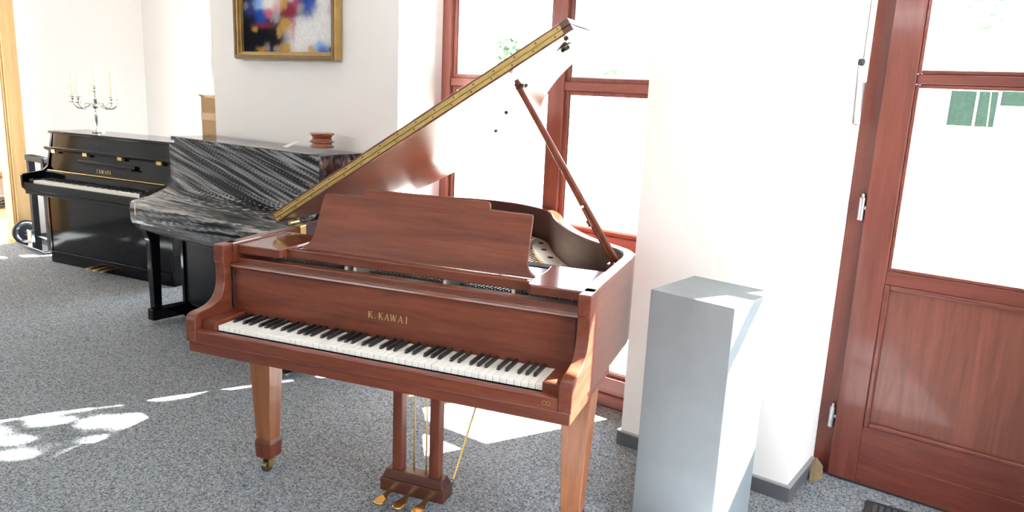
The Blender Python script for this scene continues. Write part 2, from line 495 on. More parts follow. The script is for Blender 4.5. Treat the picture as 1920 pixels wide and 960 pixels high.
# ------------------------------------------------------------------ glazed door on the right
dr = tag(empty('door_1', (0, 0, 0)), kind='structure')
yD = 1.66
fr = MB().box(1.04, 1.118, 1.685, 1.80, 0, 2.45).box(2.06, 2.12, 1.685, 1.80, 0, 2.45).box(1.118, 2.06, 1.685, 1.80, 2.38, 2.45)
fr.obj('door_frame', M['doorz'], dr, bevel=.004)
MB().box(1.118, 2.06, 1.665, 1.80, 0, .012).obj('threshold', M['steel'], dr, bevel=.003)
X0, X1 = 1.112, 2.055
yb = yD + .062
MB().box(X0, 1.225, yD, yb, .012, 2.385).obj('stile', M['doorz'], dr, bevel=.004)
MB().box(X1 - .113, X1, yD, yb, .012, 2.385).obj('stile', M['doorz'], dr, bevel=.004)
gx0, gx1 = 1.225, X1 - .113
MB().box(gx0, gx1, yD + .0005, yb, .012, .135).obj('bottom_rail', M['doorx'], dr, bevel=.002)
MB().box(gx0, gx1, yD + .0005, yb, .136, .268).obj('bottom_rail', M['doorx'], dr, bevel=.002)
MB().box(gx0, gx1, yD + .0005, yb, .884, .940).obj('lock_rail', M['doorx'], dr, bevel=.003)
MB().box(gx0, gx1, yD + .0005, yb, 2.28, 2.385).obj('top_rail', M['doorx'], dr, bevel=.003)
MB().box(gx0, gx1, yD + .008, yb - .008, 1.672, 1.712).obj('glazing_bar', M['doorx'], dr, bevel=.006)
pn = MB().box(gx0, gx1, yD + .016, yb - .012, .268, .884).obj('door_panel', M['doorp'], dr)
def mould(x0, x1, z0, z1, t, ya, yb_, mat, name, par):
    for (a, b, c, d) in ((x0, x0 + t, z0, z1), (x1 - t, x1, z0, z1), (x0 + t, x1 - t, z0, z0 + t), (x0 + t, x1 - t, z1 - t, z1)):
        MB().box(a, b, ya, yb_, c, d).obj(name, mat, par, bevel=t * .3, seg=3)
mould(gx0, gx1, .268, .884, .020, yD - .004, yD + .018, M['doorx'], 'moulding', dr)
for (z0, z1) in ((.940, 1.672), (1.712, 2.28)):
    mould(gx0, gx1, z0, z1, .014, yD + .006, yD + .030, M['doorx'], 'glazing_bead', dr)
    MB().box(gx0 + .014, gx1 - .014, yD + .028, yD + .034, z0 + .014, z1 - .014).obj('pane', M['glass'], dr)
MB().box(X0 + .004, X1, yD + .004, yb, .002, .012).obj('brush_seal', M['rubber'], dr)
for zc in (1.18, .275, 2.1):
    h = MB()
    h.lathe([(.004, -.052), (.0115, -.050), (.0115, -.018), (.0125, -.017), (.0125, -.014), (.0115, -.013), (.0115, .040), (.006, .044), (.006, .056), (.003, .058)], 14, (X0 - .016, yD + .008, zc))
    h.obj('hinge', M['steel'], dr, smooth=True)
    MB().box(X0 - .014, X0 + .006, yD + .006, yD + .012, zc - .006, zc + .006).obj('hinge_pin', M['steel'], dr)
# handle (outside the frame of the picture)
hd = MB().tube([(X1 - .055, yD, 1.05), (X1 - .055, yD - .05, 1.05), (X1 - .17, yD - .05, 1.05)], .010, 10).box(X1 - .075, X1 - .035, yD - .008, yD, .94, 1.12)
hd.obj('door_handle', M['steel'], dr, bevel=.003)

# fanlight opener: rod cover and hand lever on the jamb
fo = tag(empty('fanlight_opener', (1.043, 1.60, 1.5)), 'white fanlight opener rod and hand lever beside the glazed door', 'window opener')
def rel(o, dx): o.location = (-1.043, -1.60, -1.5); return o
rel(MB().box(1.043, 1.062, 1.592, 1.612, 1.672, 2.45).obj('rod_cover', M['white_paint'], fo, bevel=.003), 0)
rel(MB().box(1.043, 1.057, 1.594, 1.610, 1.52, 1.672).obj('bracket', M['steel'], fo, bevel=.002), 0)
rel(MB().hexa([(1.050, 1.553, 1.513), (1.068, 1.553, 1.513), (1.068, 1.572, 1.513), (1.050, 1.572, 1.513)],
              [(1.043, 1.528, 1.728), (1.058, 1.528, 1.728), (1.058, 1.545, 1.728), (1.043, 1.545, 1.728)]).obj('lever', M['white_paint'], fo, bevel=.003), 0)
rel(MB().tube([(1.055, 1.56, 1.515), (1.055, 1.600, 1.525)], .006, 8).obj('pivot', M['rubber'], fo), 0)
rel(MB().lathe([(.002, -.013), (.011, -.010), (.013, 0), (.011, .010), (.002, .013)], 12, (1.050, 1.536, 1.745)).obj('knob', M['rubber'], fo, smooth=True), 0)

# ------------------------------------------------------------------ doorway on the left and the room behind it
d2 = tag(empty('door_2', (0, 0, 0)), kind='structure')
MB().box(XL, XL + .018, 1.185, 1.305, 0, 2.35).obj('architrave', M['pine'], d2, bevel=.004)
MB().box(XL, XL + .018, -.06, .06, 0, 2.35).obj('architrave', M['pine'], d2, bevel=.004)
MB().box(XL, XL + .018, .06, 1.185, 2.24, 2.35).obj('architrave', M['pine'], d2, bevel=.004)
MB().box(XL - .21, XL, 1.17, 1.30, 0, 2.25).obj('jamb', M['pine'], d2, bevel=.004)
MB().box(XL - .21, XL, -.05, .045, 0, 2.25).obj('jamb', M['pine'], d2, bevel=.004)
MB().box(XL - .03, XL - .012, 1.158, 1.17, 0, 2.25).obj('door_stop', M['pine'], d2, bevel=.003)
struct('floor_next_room', MB().box(XL - 3.0, XL, -1.5, YN + .3, -.1, -.001), M['parquet'])
struct('wall_next_room', MB().box(XL - 3.2, XL - 3.0, -1.5, YN + .3, 0, H), M['plaster'])
struct('wall_next_room_window', MB().box(XL - 3.0, XL - .2, YN, YN + .3, 0, .95).box(XL - 3.0, XL - .2, YN, YN + .3, 2.2, H), M['plaster'])

# ------------------------------------------------------------------ grand piano (local frame: x along the keys, y to the tail)
gp = tag(empty('grand_piano', (0, 0, 0), math.radians(16.16)), 'reddish-brown grand piano with raised lid in front of the window', 'grand piano')
WO, TA, ZT = .718, .044, .983
# rim
inner = [(.672, .16), (.672, .62), (.671, .74), (.655, .815), (.603, .880), (.475, .985), (.365, 1.11), (.25, 1.29), (.172, 1.44), (.105, 1.585), (.005, 1.695), (-.17, 1.785), (-.36, 1.805), (-.53, 1.765), (-.635, 1.675), (-.672, 1.55), (-.672, 1.2), (-.672, .16)]
ri = smoothline([(x, y, 0) for x, y in inner], 7)
def offset(line, d):
    out = []
    for i, p in enumerate(line):
        a = line[max(i - 1, 0)]; b = line[min(i + 1, len(line) - 1)]
        t = (b - a).normalized(); out.append(p + Vector((t.y, -t.x, 0)) * d)
    return out
ro = offset(ri, TA)
rm = MB(); vs = []; fs = []
for a, b in zip(ro, ri):
    vs += [(a.x, a.y, .645), (a.x, a.y, ZT - .004), (a.x - (a.x - b.x) * .09, a.y - (a.y - b.y) * .09, ZT), (b.x + (a.x - b.x) * .09, b.y + (a.y - b.y) * .09, ZT), (b.x, b.y, ZT - .004), (b.x, b.y, .645)]
k = 6
for i in range(len(ri) - 1):
    for j in range(k):
        fs.append((i * k + j, i * k + (j + 1) % k, (i + 1) * k + (j + 1) % k, (i + 1) * k + j))
fs += [tuple(range(k)), tuple(range((len(ri) - 1) * k, len(ri) * k))]
rm.add(vs, fs).obj('rim', M['pgy'], gp, smooth=True, angle=30)
lin = MB(); vs = []; fs = []
li = offset(ri, -.0015)
sel = [i for i in range(len(ri)) if ri[i].y > .50]
for i in sel: vs += [(li[i].x, li[i].y, .77), (li[i].x, li[i].y, ZT - .006), (ri[i].x, ri[i].y, ZT - .006), (ri[i].x, ri[i].y, .77)]
for j in range(len(sel) - 1):
    for e in range(4): fs.append((j * 4 + e, j * 4 + (e + 1) % 4, (j + 1) * 4 + (e + 1) % 4, (j + 1) * 4 + e))
M['rimin'] = wood('shaded_inner_rim', (.026, .011, .011), (.055, .024, .023), 'y', .65, .0)  # inner rim face: dark matte wood with its shadow also put into the colour
lin.add(vs, fs).obj('shaded_inner_rim', M['rimin'], gp, smooth=True, angle=40)
# curved arms
prof = smoothline([(-.045, .735, 0), (-.038, .750, 0), (-.018, .759, 0), (.03, .763, 0), (.068, .774, 0), (.094, .795, 0), (.107, .823, 0), (.113, .86, 0), (.113, .912, 0)], 4)
ap = [(.20, .655), (-.045, .655)] + [(p.x, p.y) for p in prof] + [(.107, .918), (.107, ZT), (.20, ZT)]
for sx in (-1, 1):
    a, b = sorted((sx * WO, sx * (WO - .042)))
    MB().prism(ap, 'x', a, b).obj('arm', M['pwy'], gp, bevel=.0035)
# key bed, key slip, cheek blocks
MB().box(-WO + .004, WO - .004, -.038, .46, .615, .6565).obj('key_bed', M['pwx'], gp, bevel=.004)
MB().box(-WO + .042, WO - .042, -.044, -.012, .657, .699).obj('key_slip', M['pwx'], gp, bevel=.003)
mk = MB()
for c in (-.006, .006): mk.tube([(.640 + c + .006 * math.cos(t * .628), -.0447, .679 + .006 * math.sin(t * .628)) for t in range(11)], .0006, 5)
mk.obj('emblem', M['gold'], gp)
for sx in (-1, 1):
    a, b = sorted((sx * .6135, sx * (WO - .0425)))
    MB().box(a, b, -.012, .150, .690, .731).obj('cheek_block', M['pwx'], gp, bevel=.005, seg=3)
MB().box(-.6134, .6134, .0, .30, .6566, .672).obj('key_frame', M['felt'], gp)
# keys
KW = 1.225 / 52
w0 = MB().box(-KW / 2 + .0008, KW / 2 - .0008, 0, .149, .6975, .716).obj('white_key', M['ivory'], gp, bevel=.0012, seg=2)
for i in range(52):
    o = w0 if i == 0 else share(w0, 'white_key', gp)
    o.location = (-.6125 + KW * (i + .5), 0, 0)
bk = MB().hexa([(-.0058, .050, .7162), (.0058, .050, .7162), (.0058, .149, .7162), (-.0058, .149, .7162)],
               [(-.0045, .056, .7282), (.0045, .056, .7282), (.0045, .149, .7282), (-.0045, .149, .7282)]).obj('black_key', M['blackkey'], gp, bevel=.0012)
first = True
for i in range(51):
    n = (i + 5) % 7       # key 0 is A
    if n in (0, 1, 3, 4, 5):
        dx = {0: -.0022, 1: .0022, 3: -.003, 4: 0, 5: .003}[n]
        o = bk if first else share(bk, 'black_key', gp)
        first = False
        o.location = (-.6125 + KW * (i + 1) + dx, 0, 0)
# fall board
fb = [(.150, .706), (.1525, .80), (.157, .893), (.172, .893), (.172, .706)]
fbo = MB().prism(fb, 'x', -WO + .044, WO - .044).obj('fall_board', M['pwx'], gp, bevel=.002)
MB().prism([(.140, .897), (.143, .906), (.150, .910), (.176, .910), (.176, .893), (.145, .893)], 'x', -WO + .0445, WO - .0445).obj('fall_board_moulding', M['pgx'], gp, bevel=.002)
lettering('lettering', [('K', 0), ('.', 1.27), ('K', 1.95), ('A', 3.05), ('W', 4.07), ('A', 5.6), ('I', 7.0)], .153, .0235, M['gold'], fbo, (-.0105, .1512, .796), (HP - .03, 0, 0))
for sx in (-1, 1):
    MB().box(sx * (WO - .052) - .003, sx * (WO - .052) + .003, .146, .151, .74, .892).obj('fall_board_pivot', M['felt'], gp)
# front strip and pin block
MB().box(-WO + .0445, WO - .0445, .176, .222, .893, .925).obj('front_strip', M['pgx'], gp, bevel=.003)
MB().box(-.670, .670, .222, .44, .86, .896).obj('pin_block', M['felt'], gp)
pins = MB(); cup = MB()
for (xa, xb, n) in ((-.60, -.255, 26), (-.165, .125, 30), (.20, .395, 20), (.43, .63, 20)):
    for i in range(n):
        x = xa + (xb - xa) * i / (n - 1)
        for r in range(2):
            pins.lathe([(.0026, 0), (.0026, .018), (.0020, .020)], 6, (x + (r - .5) * .004, .256 + r * .034, .896))
tp = pins.obj('tuning_pins', M['pinsteel'], gp); tag(tp, kind='stuff')
fe = MB()
for (xa, xb) in ((-.62, -.24), (-.18, .145), (.185, .41), (.425, .65)): fe.box(xa, xb, .228, .34, .8961, .8985)
MB().box(-.226, -.200, .228, .44, .8962, .912).obj('plate_web', M['plate'], gp, bevel=.002)
fe.obj('pin_felt', M['felt'], gp)
for x in (-.232, -.195, .165, .418):
    MB().hexa([(x - .008, .226, .8962), (x + .008, .226, .8962), (x + .008, .44, .8962), (x - .008, .44, .8962)],
              [(x - .006, .236, .934), (x + .006, .236, .934), (x + .006, .44, .934), (x - .006, .44, .934)]).obj('plate_web', M['plate'], gp, bevel=.002)
# iron plate: rim flange and struts, sound board, strings
p1 = offset(ri, -.006); p2 = offset(ri, -.095)
pl = MB(); vs = []; fs = []
ids = [i for i, p in enumerate(ri) if p.y > .44]
for i in ids:
    for q in (p1, p2):
        vs += [(q[i].x, q[i].y, .808), (q[i].x, q[i].y, .826)]
for j in range(len(ids) - 1):
    for e in range(4):
        s = [0, 1, 3, 2]
        a, b = s[e], s[(e + 1) % 4]
        fs.append((j * 4 + a, j * 4 + b, (j + 1) * 4 + b, (j + 1) * 4 + a))
po = pl.add(vs, fs).obj('iron_plate', M['plate'], gp, smooth=True)
MB().box(-.64, .64, .44, .50, .80, .897).obj('plate_bridge', M['plate'], gp, bevel=.004)
for (xa, xb, ye) in ((-.232, -.52, 1.70), (-.195, -.28, 1.74), (.165, .03, 1.58), (.418, .335, 1.07), (.56, .52, .90)):
    MB().hexa([(xa - .014, .49, .882), (xa + .014, .49, .882), (xb + .014, ye, .810), (xb - .014, ye, .810)],
              [(xa - .009, .49, .93), (xa + .009, .49, .93), (xb + .009, ye, .845), (xb - .009, ye, .845)]).obj('plate_strut', M['plate'], gp, bevel=.004)
c3 = offset(ri, -.045)
bolt0 = None
for i in range(6, len(ri) - 8, 7):
    if ri[i].y < .6: continue
    p = c3[i]
    if bolt0 is None:
        bolt0 = MB().box(-.012, .012, -.007, .007, 0, .006).obj('plate_bolt', M['felt'], gp, bevel=.002); o = bolt0
    else: o = share(bolt0, 'plate_bolt', gp)
    o.location = (p.x, p.y, .826)
sb = MB()
pts = [p for p in offset(ri, -.002)]
sb.add([(p.x, p.y, .775) for p in pts], [tuple(range(len(pts)))]).add([(p.x, p.y, .76) for p in pts], [tuple(range(len(pts)))])
sb.obj('sound_board', M['spruce'], gp)
def curve_y(x):
    best = 1.7
    for i in range(len(ri) - 1):
        a, b = p2[i], p2[i + 1]
        if (a.x - x) * (b.x - x) <= 0 and a.y > .6: best = min(a.y, b.y); break
    return best
st = MB()
for i in range(80):
    x = -.60 + 1.22 * i / 79
    xe = x - .10 * (1 - i / 79) if x < .1 else x - .03
    ye = max(.62, curve_y(xe) - .02)
    st.box(0, 0, 0, 0, 0, 0)
    st.v = st.v[:-8]; st.f = st.f[:-6]
    w = .0012
    st.hexa([(x - w, .30, .905), (x + w, .30, .905), (xe + w, ye, .828), (xe - w, ye, .828)], [(x - w, .30, .907), (x + w, .30, .907), (xe + w, ye, .830), (xe - w, ye, .830)])
tag(st.obj('strings', M['string'], gp), kind='stuff')
dm = MB().box(-.60, .45, .60, .66, .910, .935)
dm.obj('damper_rail', M['felt'], gp, bevel=.004)
# music shelf: two wings and the sliding base with the desk
for sx in (-1, 1):
    pts = [(.668, .182), (.498, .182), (.486, .188), (.480, .20), (.480, .40), (.470, .470), (.480, .486), (.668, .486)]
    pts = [(sx * x, y) for x, y in pts]
    MB().prism(pts, 'z', .940, .974).obj('shelf_wing', M['wing'], gp, bevel=.004, seg=3)
MB().box(-.479, .479, .222, .246, .938, .973).obj('desk_rail', M['pgx'], gp, bevel=.004)
MB().box(-.474, .474, .246, .47, .950, .962).obj('desk_base', M['pgx'], gp, bevel=.003)
# the desk
hw = [(0, 1.192), (.225, 1.192), (.250, 1.190), (.257, 1.181), (.261, 1.170), (.272, 1.165), (.408, 1.163), (.418, 1.160), (.423, 1.150)]
hw += [(.427, 1.09), (.430, 1.03), (.433, 1.005), (.440, .988), (.452, .976), (.468, .967), (.468, .963), (0, .963)]
right = smoothline([(x, z, 0) for x, z in hw[1:-2]], 3)
poly = [(p.x, p.y) for p in right] + [(.468, .963), (-.468, .963)] + [(-p.x, p.y) for p in reversed(right)]
def dy(z): return .300 + (z - .963) * .43
mb = MB()
mb.hexa([(x, dy(z), z) for x, z in poly], [(x, dy(z) + .013, z + .003) for x, z in poly])
mb.obj('music_desk', M['pwx'], gp, bevel=.0025, seg=2)
MB().tube([(-.3, .42, .965), (-.3, .372, 1.10)], .006, 8).obj('desk_strut', M['brassd'], gp)
MB().tube([(.3, .42, .965), (.3, .372, 1.10)], .006, 8).obj('desk_strut', M['brassd'], gp)
# lid
LA = math.radians(32.7)
lidp = empty('lid_hinge_axis', (-.735, 0, 1.0), 0, gp)
lidp.name = 'lid'
lidp.rotation_euler = (0, -LA, 0)
YL = .492
out_l = [p for p in offset(ri, TA + .012) if p.y > YL + .01]
poly = [(WO + .012, YL)] + [(p.x, p.y) for p in out_l] + [(-WO - .012, YL)]
poly = [(x + .735, y) for x, y in poly]
TH = .022
MB().prism(poly, 'z', 0, TH).obj('lid_panel', M['pgy'], lidp, bevel=.002)
MB().box(0, 1.465, YL, 1.02, TH + .002, 2 * TH + .002).obj('lid_flap', M['pgy'], lidp, bevel=.002)
MB().box(.012, 1.430, YL - .0025, YL + .001, .0065, TH - .001).obj('hinge_leaf', M['brassh'], lidp)
MB().box(.012, 1.430, YL - .0025, YL + .001, TH + .0035, 2 * TH - .0055).obj('hinge_leaf', M['brassh'], lidp)
MB().tube([(.012, YL - .0035, TH + .001), (1.430, YL - .0035, TH + .001)], .0028, 8).obj('hinge_knuckle', M['brassd'], lidp)
sc = MB()
for i in range(16):
    for zz in (.0135, TH + .010):
        x = .04 + i * .0905 + (.02 if zz > .02 else 0)
        sc.lathe([(.0032, 0), (.0026, .0016)], 8, (x, YL - .0024, zz), Matrix.Rotation(HP, 4, 'X'))
tag(sc.obj('hinge_screws', M['screw'], lidp), kind='stuff')
MB().box(1.432, 1.463, YL - .003, YL, .001, TH - .001).obj('lid_end', M['lyre'], lidp)
MB().box(1.432, 1.463, YL - .003, YL, TH + .003, 2 * TH + .001).obj('lid_end', M['lyre'], lidp)
for (x, y) in ((1.39, .60), (1.12, .84), (.9, 1.12), (.72, 1.38), (1.42, .53)):
    MB().lathe([(.009, 0), (.008, -.008), (.004, -.010)], 12, (x, y, 0)).obj('bumper', M['rubber'], lidp)
MB().lathe([(.030, 0), (.030, -.003), (.018, -.006), (.016, -.016), (.010, -.018)], 16, (1.375, .64, 0)).obj('lid_catch', M['screw'], lidp)
# lid butt hinges on the bass side
for y in (.585, 1.25):
    hb = MB().box(-.6745, -.668, y - .020, y + .020, .945, ZT).box(-.70, -.668, y - .020, y + .020, ZT, ZT + .004)
    hb.obj('butt_hinge', M['brass'], gp, bevel=.0015)
    MB().tube([(-.716, y - .03, ZT + .012), (-.716, y + .03, ZT + .012)], .008, 10).obj('hinge_barrel', M['brassd'], gp)
# prop stick
def stick(path, wx, wy, name, mat):
    a, b = Vector(path[0]), Vector(path[1])
    t = (b - a).normalized(); s = Vector((0, 1, 0)); s = (s - t * s.dot(t)).normalized(); q = t.cross(s)
    c = [(1, 1), (-1, 1), (-1, -1), (1, -1)]
    mb = MB().hexa([a + q * wx * i + s * wy * j for i, j in c], [b + q * wx * i * .8 + s * wy * j * .8 for i, j in c])
    return mb.obj(name, mat, gp, bevel=.004)
pa, pb = Vector((.655, .755, .945)), Vector((.269, .585, 1.612))
stick((pa, pb), .009, .010, 'prop_stick', M['pwz'])
d = (pb - pa)
off = Vector((-.0138, 0, -.0080))
stick((pa + d * .02 + off, pa + d * .335 + off), .0085, .008, 'short_prop', M['pwz'])
stick((pa + d * .345 + off * .45, pb + off * .25), .0125, .0105, 'prop_shaft', M['pwz'])
MB().tube([pa + d * .235 + off * 1.35, pa + d * .27 + off * 1.35], .010, 8).obj('prop_clip', M['pwz'], gp)
MB().lathe([(.009, -.010), (.016, -.005), (.018, 0), (.015, .005), (.010, .010), (.008, .03)], 14, pb - d.normalized() * .02, d.to_track_quat('Z', 'Y').to_matrix().to_4x4()).obj('prop_cup', M['lyre'], gp, smooth=True)
MB().box(.615, .672, .715, .80, .930, .950).obj('prop_socket', M['pgy'], gp, bevel=.003)
# legs with castors
def taper(cx, cy, z0, z1, h0, h1, mb):
    f = lambda h, z: [(cx - h[0], cy - h[1], z), (cx + h[0], cy - h[1], z), (cx + h[0], cy + h[1], z), (cx - h[0], cy + h[1], z)]
    mb.hexa(f(h0, z0), f(h1, z1))
def leg(cx, cy, zt, name='leg'):
    mb = MB()
    taper(cx, cy, .148, zt, (.034, .033), (.053, .050), mb)
    lo = mb.obj(name, M['leg'], gp, bevel=.003)
    mb = MB()
    taper(cx, cy, .130, .1485, (.0385, .0385), (.0342, .0332), mb)
    taper(cx, cy, .066, .1305, (.0355, .0355), (.0388, .0388), mb)
    mb.obj('leg_foot', M['pwz'], lo, bevel=.002)
    c = MB().tube([(cx, cy, .066), (cx, cy, .052)], .016, 12)
    c.box(cx - .017, cx - .013, cy - .020, cy + .012, .020, .055).box(cx + .013, cx + .017, cy - .020, cy + .012, .020, .055).box(cx - .017, cx + .017, cy - .012, cy + .012, .050, .056)
    c.obj('castor_fork', M['brassd'], lo, bevel=.001)
    MB().tube([(cx - .012, cy - .012, .024), (cx + .012, cy - .012, .024)], .024, 18).obj('castor_wheel', M['castor'], lo, bevel=.003)
leg(-.650, .302, .615)
leg(.655, .290, .615)
leg(-.20, 1.50, .70)
MB().box(-.32, -.08, 1.40, 1.60, .64, .70).obj('leg_block', M['leg'], gp, bevel=.004)
MB().box(-.66, .66, .46, .56, .64, .80).obj('belly_rail', M['spruce'], gp)
for (xa, xb, ye) in ((-.55, -.45, 1.6), (-.2, -.25, 1.7), (.2, .02, 1.5)):
    MB().hexa([(xa - .04, .5, .66), (xa + .04, .5, .66), (xb + .04, ye, .66), (xb - .04, ye, .66)], [(xa - .04, .5, .78), (xa + .04, .5, .78), (xb + .04, ye, .78), (xb - .04, ye, .78)]).obj('brace', M['spruce'], gp)
# pedal lyre
LX = .010
ly = MB()
for a, b in ((-.092, -.052), (.066, .107)):
    MB().box(LX + a, LX + b, .322, .364, .124, .615).obj('lyre_post', M['pwz'], gp, bevel=.003)
MB().box(LX - .136, LX + .137, .306, .392, .034, .088).obj('lyre_box', M['lyre'], gp, bevel=.003)
MB().hexa([(LX - .131, .309, .088), (LX + .132, .309, .088), (LX + .132, .389, .088), (LX - .131, .389, .088)],
          [(LX - .116, .318, .124), (LX + .122, .318, .124), (LX + .122, .372, .124), (LX - .116, .372, .124)]).obj('lyre_cap', M['lyre'], gp, bevel=.003)
for px in (-.078, .002, .083):
    sh = smoothline([(px - .009, .33, 0), (px - .010, .285, 0), (px - .013, .262, 0), (px - .0215, .238, 0), (px - .0215, .217, 0), (px - .013, .203, 0), (px, .199, 0)], 4)
    pts = [(p.x, p.y) for p in sh] + [(2 * px - p.x, p.y) for p in reversed(sh[:-1])]
    z = lambda y: .049 - max(0, .30 - y) * .06
    pm = MB().hexa([(x, y, z(y) - .011) for x, y in pts], [(x, y, z(y)) for x, y in pts])
    pm.obj('pedal', M['pedal'], gp, bevel=.004, seg=3)
for x in (-.012, .040):
    MB().tube([(LX + x, .352, .124), (LX + x, .352, .62)], .0035, 8).obj('pedal_rod', M['brass'], gp)
MB().tube([(LX + .135, .40, .095), (.205, .70, .655)], .0045, 8).obj('lyre_brace', M['brass'], gp)
MB().tube([(LX - .115, .40, .095), (-.16, .70, .655)], .0045, 8).obj('lyre_brace', M['brass'], gp)

# ------------------------------------------------------------------ black upright piano at the back left
up = tag(empty('upright_piano', (-5.036, 1.067, 0), math.atan2(.189, .982)), 'glossy black upright piano with open keyboard under the silver candelabra', 'upright piano')
UW = 1.46
spf = [(0, 0), (0, .575), (-.10, .592), (-.165, .615), (-.196, .645), (-.20, .67), (-.20, .748), (-.19, .757), (-.02, .775), (.022, .81), (.078, 1.07), (.40, 1.07), (.40, 0)]
MB().prism(spf, 'x', 0, .024).obj('side_panel', M['black'], up, bevel=.003)
MB().prism(spf, 'x', UW - .024, UW).obj('side_panel', M['black'], up, bevel=.003)
MB().box(-.010, UW + .010, .062, .41, 1.0705, 1.092).obj('top_lid', M['black'], up, bevel=.003)
MB().prism([(.030, .778), (.083, 1.0695), (.10, 1.0695), (.047, .778)], 'x', .0245, UW - .0245).obj('upper_panel', M['black'], up)
MB().box(.0245, UW - .0245, .38, .399, .02, 1.069).obj('back_board', M['blacksat'], up)
MB().box(.0245, UW - .0245, .006, .024, .10, .574).obj('lower_panel', M['black'], up, bevel=.002)
MB().box(.0245, UW - .0245, -.006, .03, 0.0, .098).obj('toe_rail', M['black'], up, bevel=.003)
MB().box(.0245, UW - .0245, -.185, .03, .598, .630).obj('key_bed', M['black'], up, bevel=.004)
MB().box(.0245, UW - .0245, -.195, -.172, .631, .694).obj('key_slip', M['black'], up, bevel=.004)
for a, b in ((.0245, .1165), (UW - .1165, UW - .0245)):
    MB().box(a, b, -.171, -.02, .631, .722).obj('cheek_block', M['black'], up, bevel=.004)
wk = MB(); 
for i in range(52): wk.box(.1175 + KW * i + .0006, .1175 + KW * (i + 1) - .0006, -.170, -.022, .640, .711)
tag(wk.obj('white_keys', M['ivory'], up), kind='stuff')
bkk = MB()
for i in range(51):
    if (i + 5) % 7 in (0, 1, 3, 4, 5):
        x = .1175 + KW * (i + 1)
        bkk.hexa([(x - .0055, -.118, .7112), (x + .0055, -.118, .7112), (x + .0055, -.022, .7112), (x - .0055, -.022, .7112)], [(x - .0042, -.112, .723), (x + .0042, -.112, .723), (x + .0042, -.022, .723), (x - .0042, -.022, .723)])
tag(bkk.obj('black_keys', M['blackkey'], up), kind='stuff')
MB().prism([(-.021, .705), (-.014, .768), (.012, .776), (.029, .776), (.029, .705)], 'x', .0245, UW - .0245).obj('fall_board', M['black'], up, bevel=.002)
MB().tube([(.05, -.002, .778), (1.41, -.002, .778)], .0045, 8).obj('fall_board_hinge', M['brass'], up)
rl = MB().prism([(.012, .948), (.050, .930), (.058, .936), (.024, .968), (.014, .966)], 'x', -.004, UW + .004).obj('music_rail', M['black'], up, bevel=.003)
for x in (.10, .49, .90, 1.33):
    MB().box(x - .026, x + .026, .020, .032, .918, .944).obj('rail_hinge', M['brass'], rl, bevel=.002)
MB().box(.40, 1.06, -.004, .030, .850, .862).obj('music_ledge', M['black'], up, bevel=.003)
MB().prism([(.020, .862), (.026, .885), (.05, .885), (.046, .862)], 'x', .40, 1.06).obj('ledge_back', M['black'], up, bevel=.002)
lettering('lettering', [('Y', 0), ('A', 1.12), ('M', 2.3), ('A', 3.6), ('H', 4.75), ('A', 5.85)], .175, .030, M['gold'], up, (.69, .0335, .812), (HP - .18, 0, 0))
for i in range(3):
    x = .585 + i * .085
    sh = smoothline([(x - .012, .0, 0), (x - .013, -.04, 0), (x - .022, -.07, 0), (x - .02, -.095, 0), (x, -.105, 0)], 4)
    pts = [(p.x, p.y) for p in sh] + [(2 * x - p.x, p.y) for p in reversed(sh[:-1])]
    MB().hexa([(a, b, .030) for a, b in pts], [(a, b, .044 - max(0, -.05 - b) * .1) for a, b in pts]).obj('pedal', M['brass'], up, bevel=.003)

# ------------------------------------------------------------------ upright piano wrapped in stretch film
wp = tag(empty('upright_piano', (-2.90, .775, 0)), 'black upright piano wrapped in clear stretch film below the painting', 'upright piano')
PW = 1.44
MB().box(0, PW, .225, .52, .60, 1.176).obj('upper_case', M['black'], wp, bevel=.004)
MB().box(-.012, PW + .012, .208, .53, 1.177, 1.200).obj('top_lid', M['black'], wp, bevel=.004)
MB().box(.004, PW - .004, -.062, .224, .668, .795).obj('key_lid', M['black'], wp, bevel=.012, seg=3)
MB().box(.02, PW - .02, -.04, .224, .628, .667).obj('key_bed', M['blacksat'], wp, bevel=.004)
MB().box(.03, PW - .03, .245, .262, .10, .60).obj('lower_panel', M['blacksat'], wp)
MB().box(.03, PW - .03, .235, .30, .0, .10).obj('toe_rail', M['black'], wp, bevel=.003)
for x in (0, PW - .03): MB().box(x, x + .03, .23, .52, 0.0, .60).obj('side_panel', M['black'], wp, bevel=.003)
MB().box(.03, PW - .03, .49, .519, .0, .60).obj('back_board', M['blacksat'], wp)
for x in (.012, PW - .072):
    lp = smoothline([(-.035, .628, 0), (-.020, .59, 0), (-.008, .54, 0), (-.004, .40, 0), (.000, .105, 0)], 5)
    pts = [(p.x, p.y) for p in lp] + [(.050, .105), (.060, .628)]
    MB().prism(pts, 'x', x, x + .058).obj('leg', M['black'], wp, bevel=.004)
    MB().box(x - .002, x + .062, -.018, .50, .03, .104).obj('toe_block', M['black'], wp, bevel=.004)
    for y in (.02,):
        MB().tube([(x + .018, y, .018), (x + .042, y, .018)], .018, 14).obj('castor', M['steel'], wp)
        MB().box(x + .012, x + .048, y - .012, y + .014, .016, .031).obj('castor_fork', M['steel'], wp)
# label under the film on the right end
MB().prism([(.38, 1.085), (.40, 1.135), (.425, 1.155), (.455, 1.15), (.45, 1.09), (.42, 1.04), (.38, 1.05)], 'x', PW + .0005, PW + .002).obj('green_label', M['greenlab'], wp)

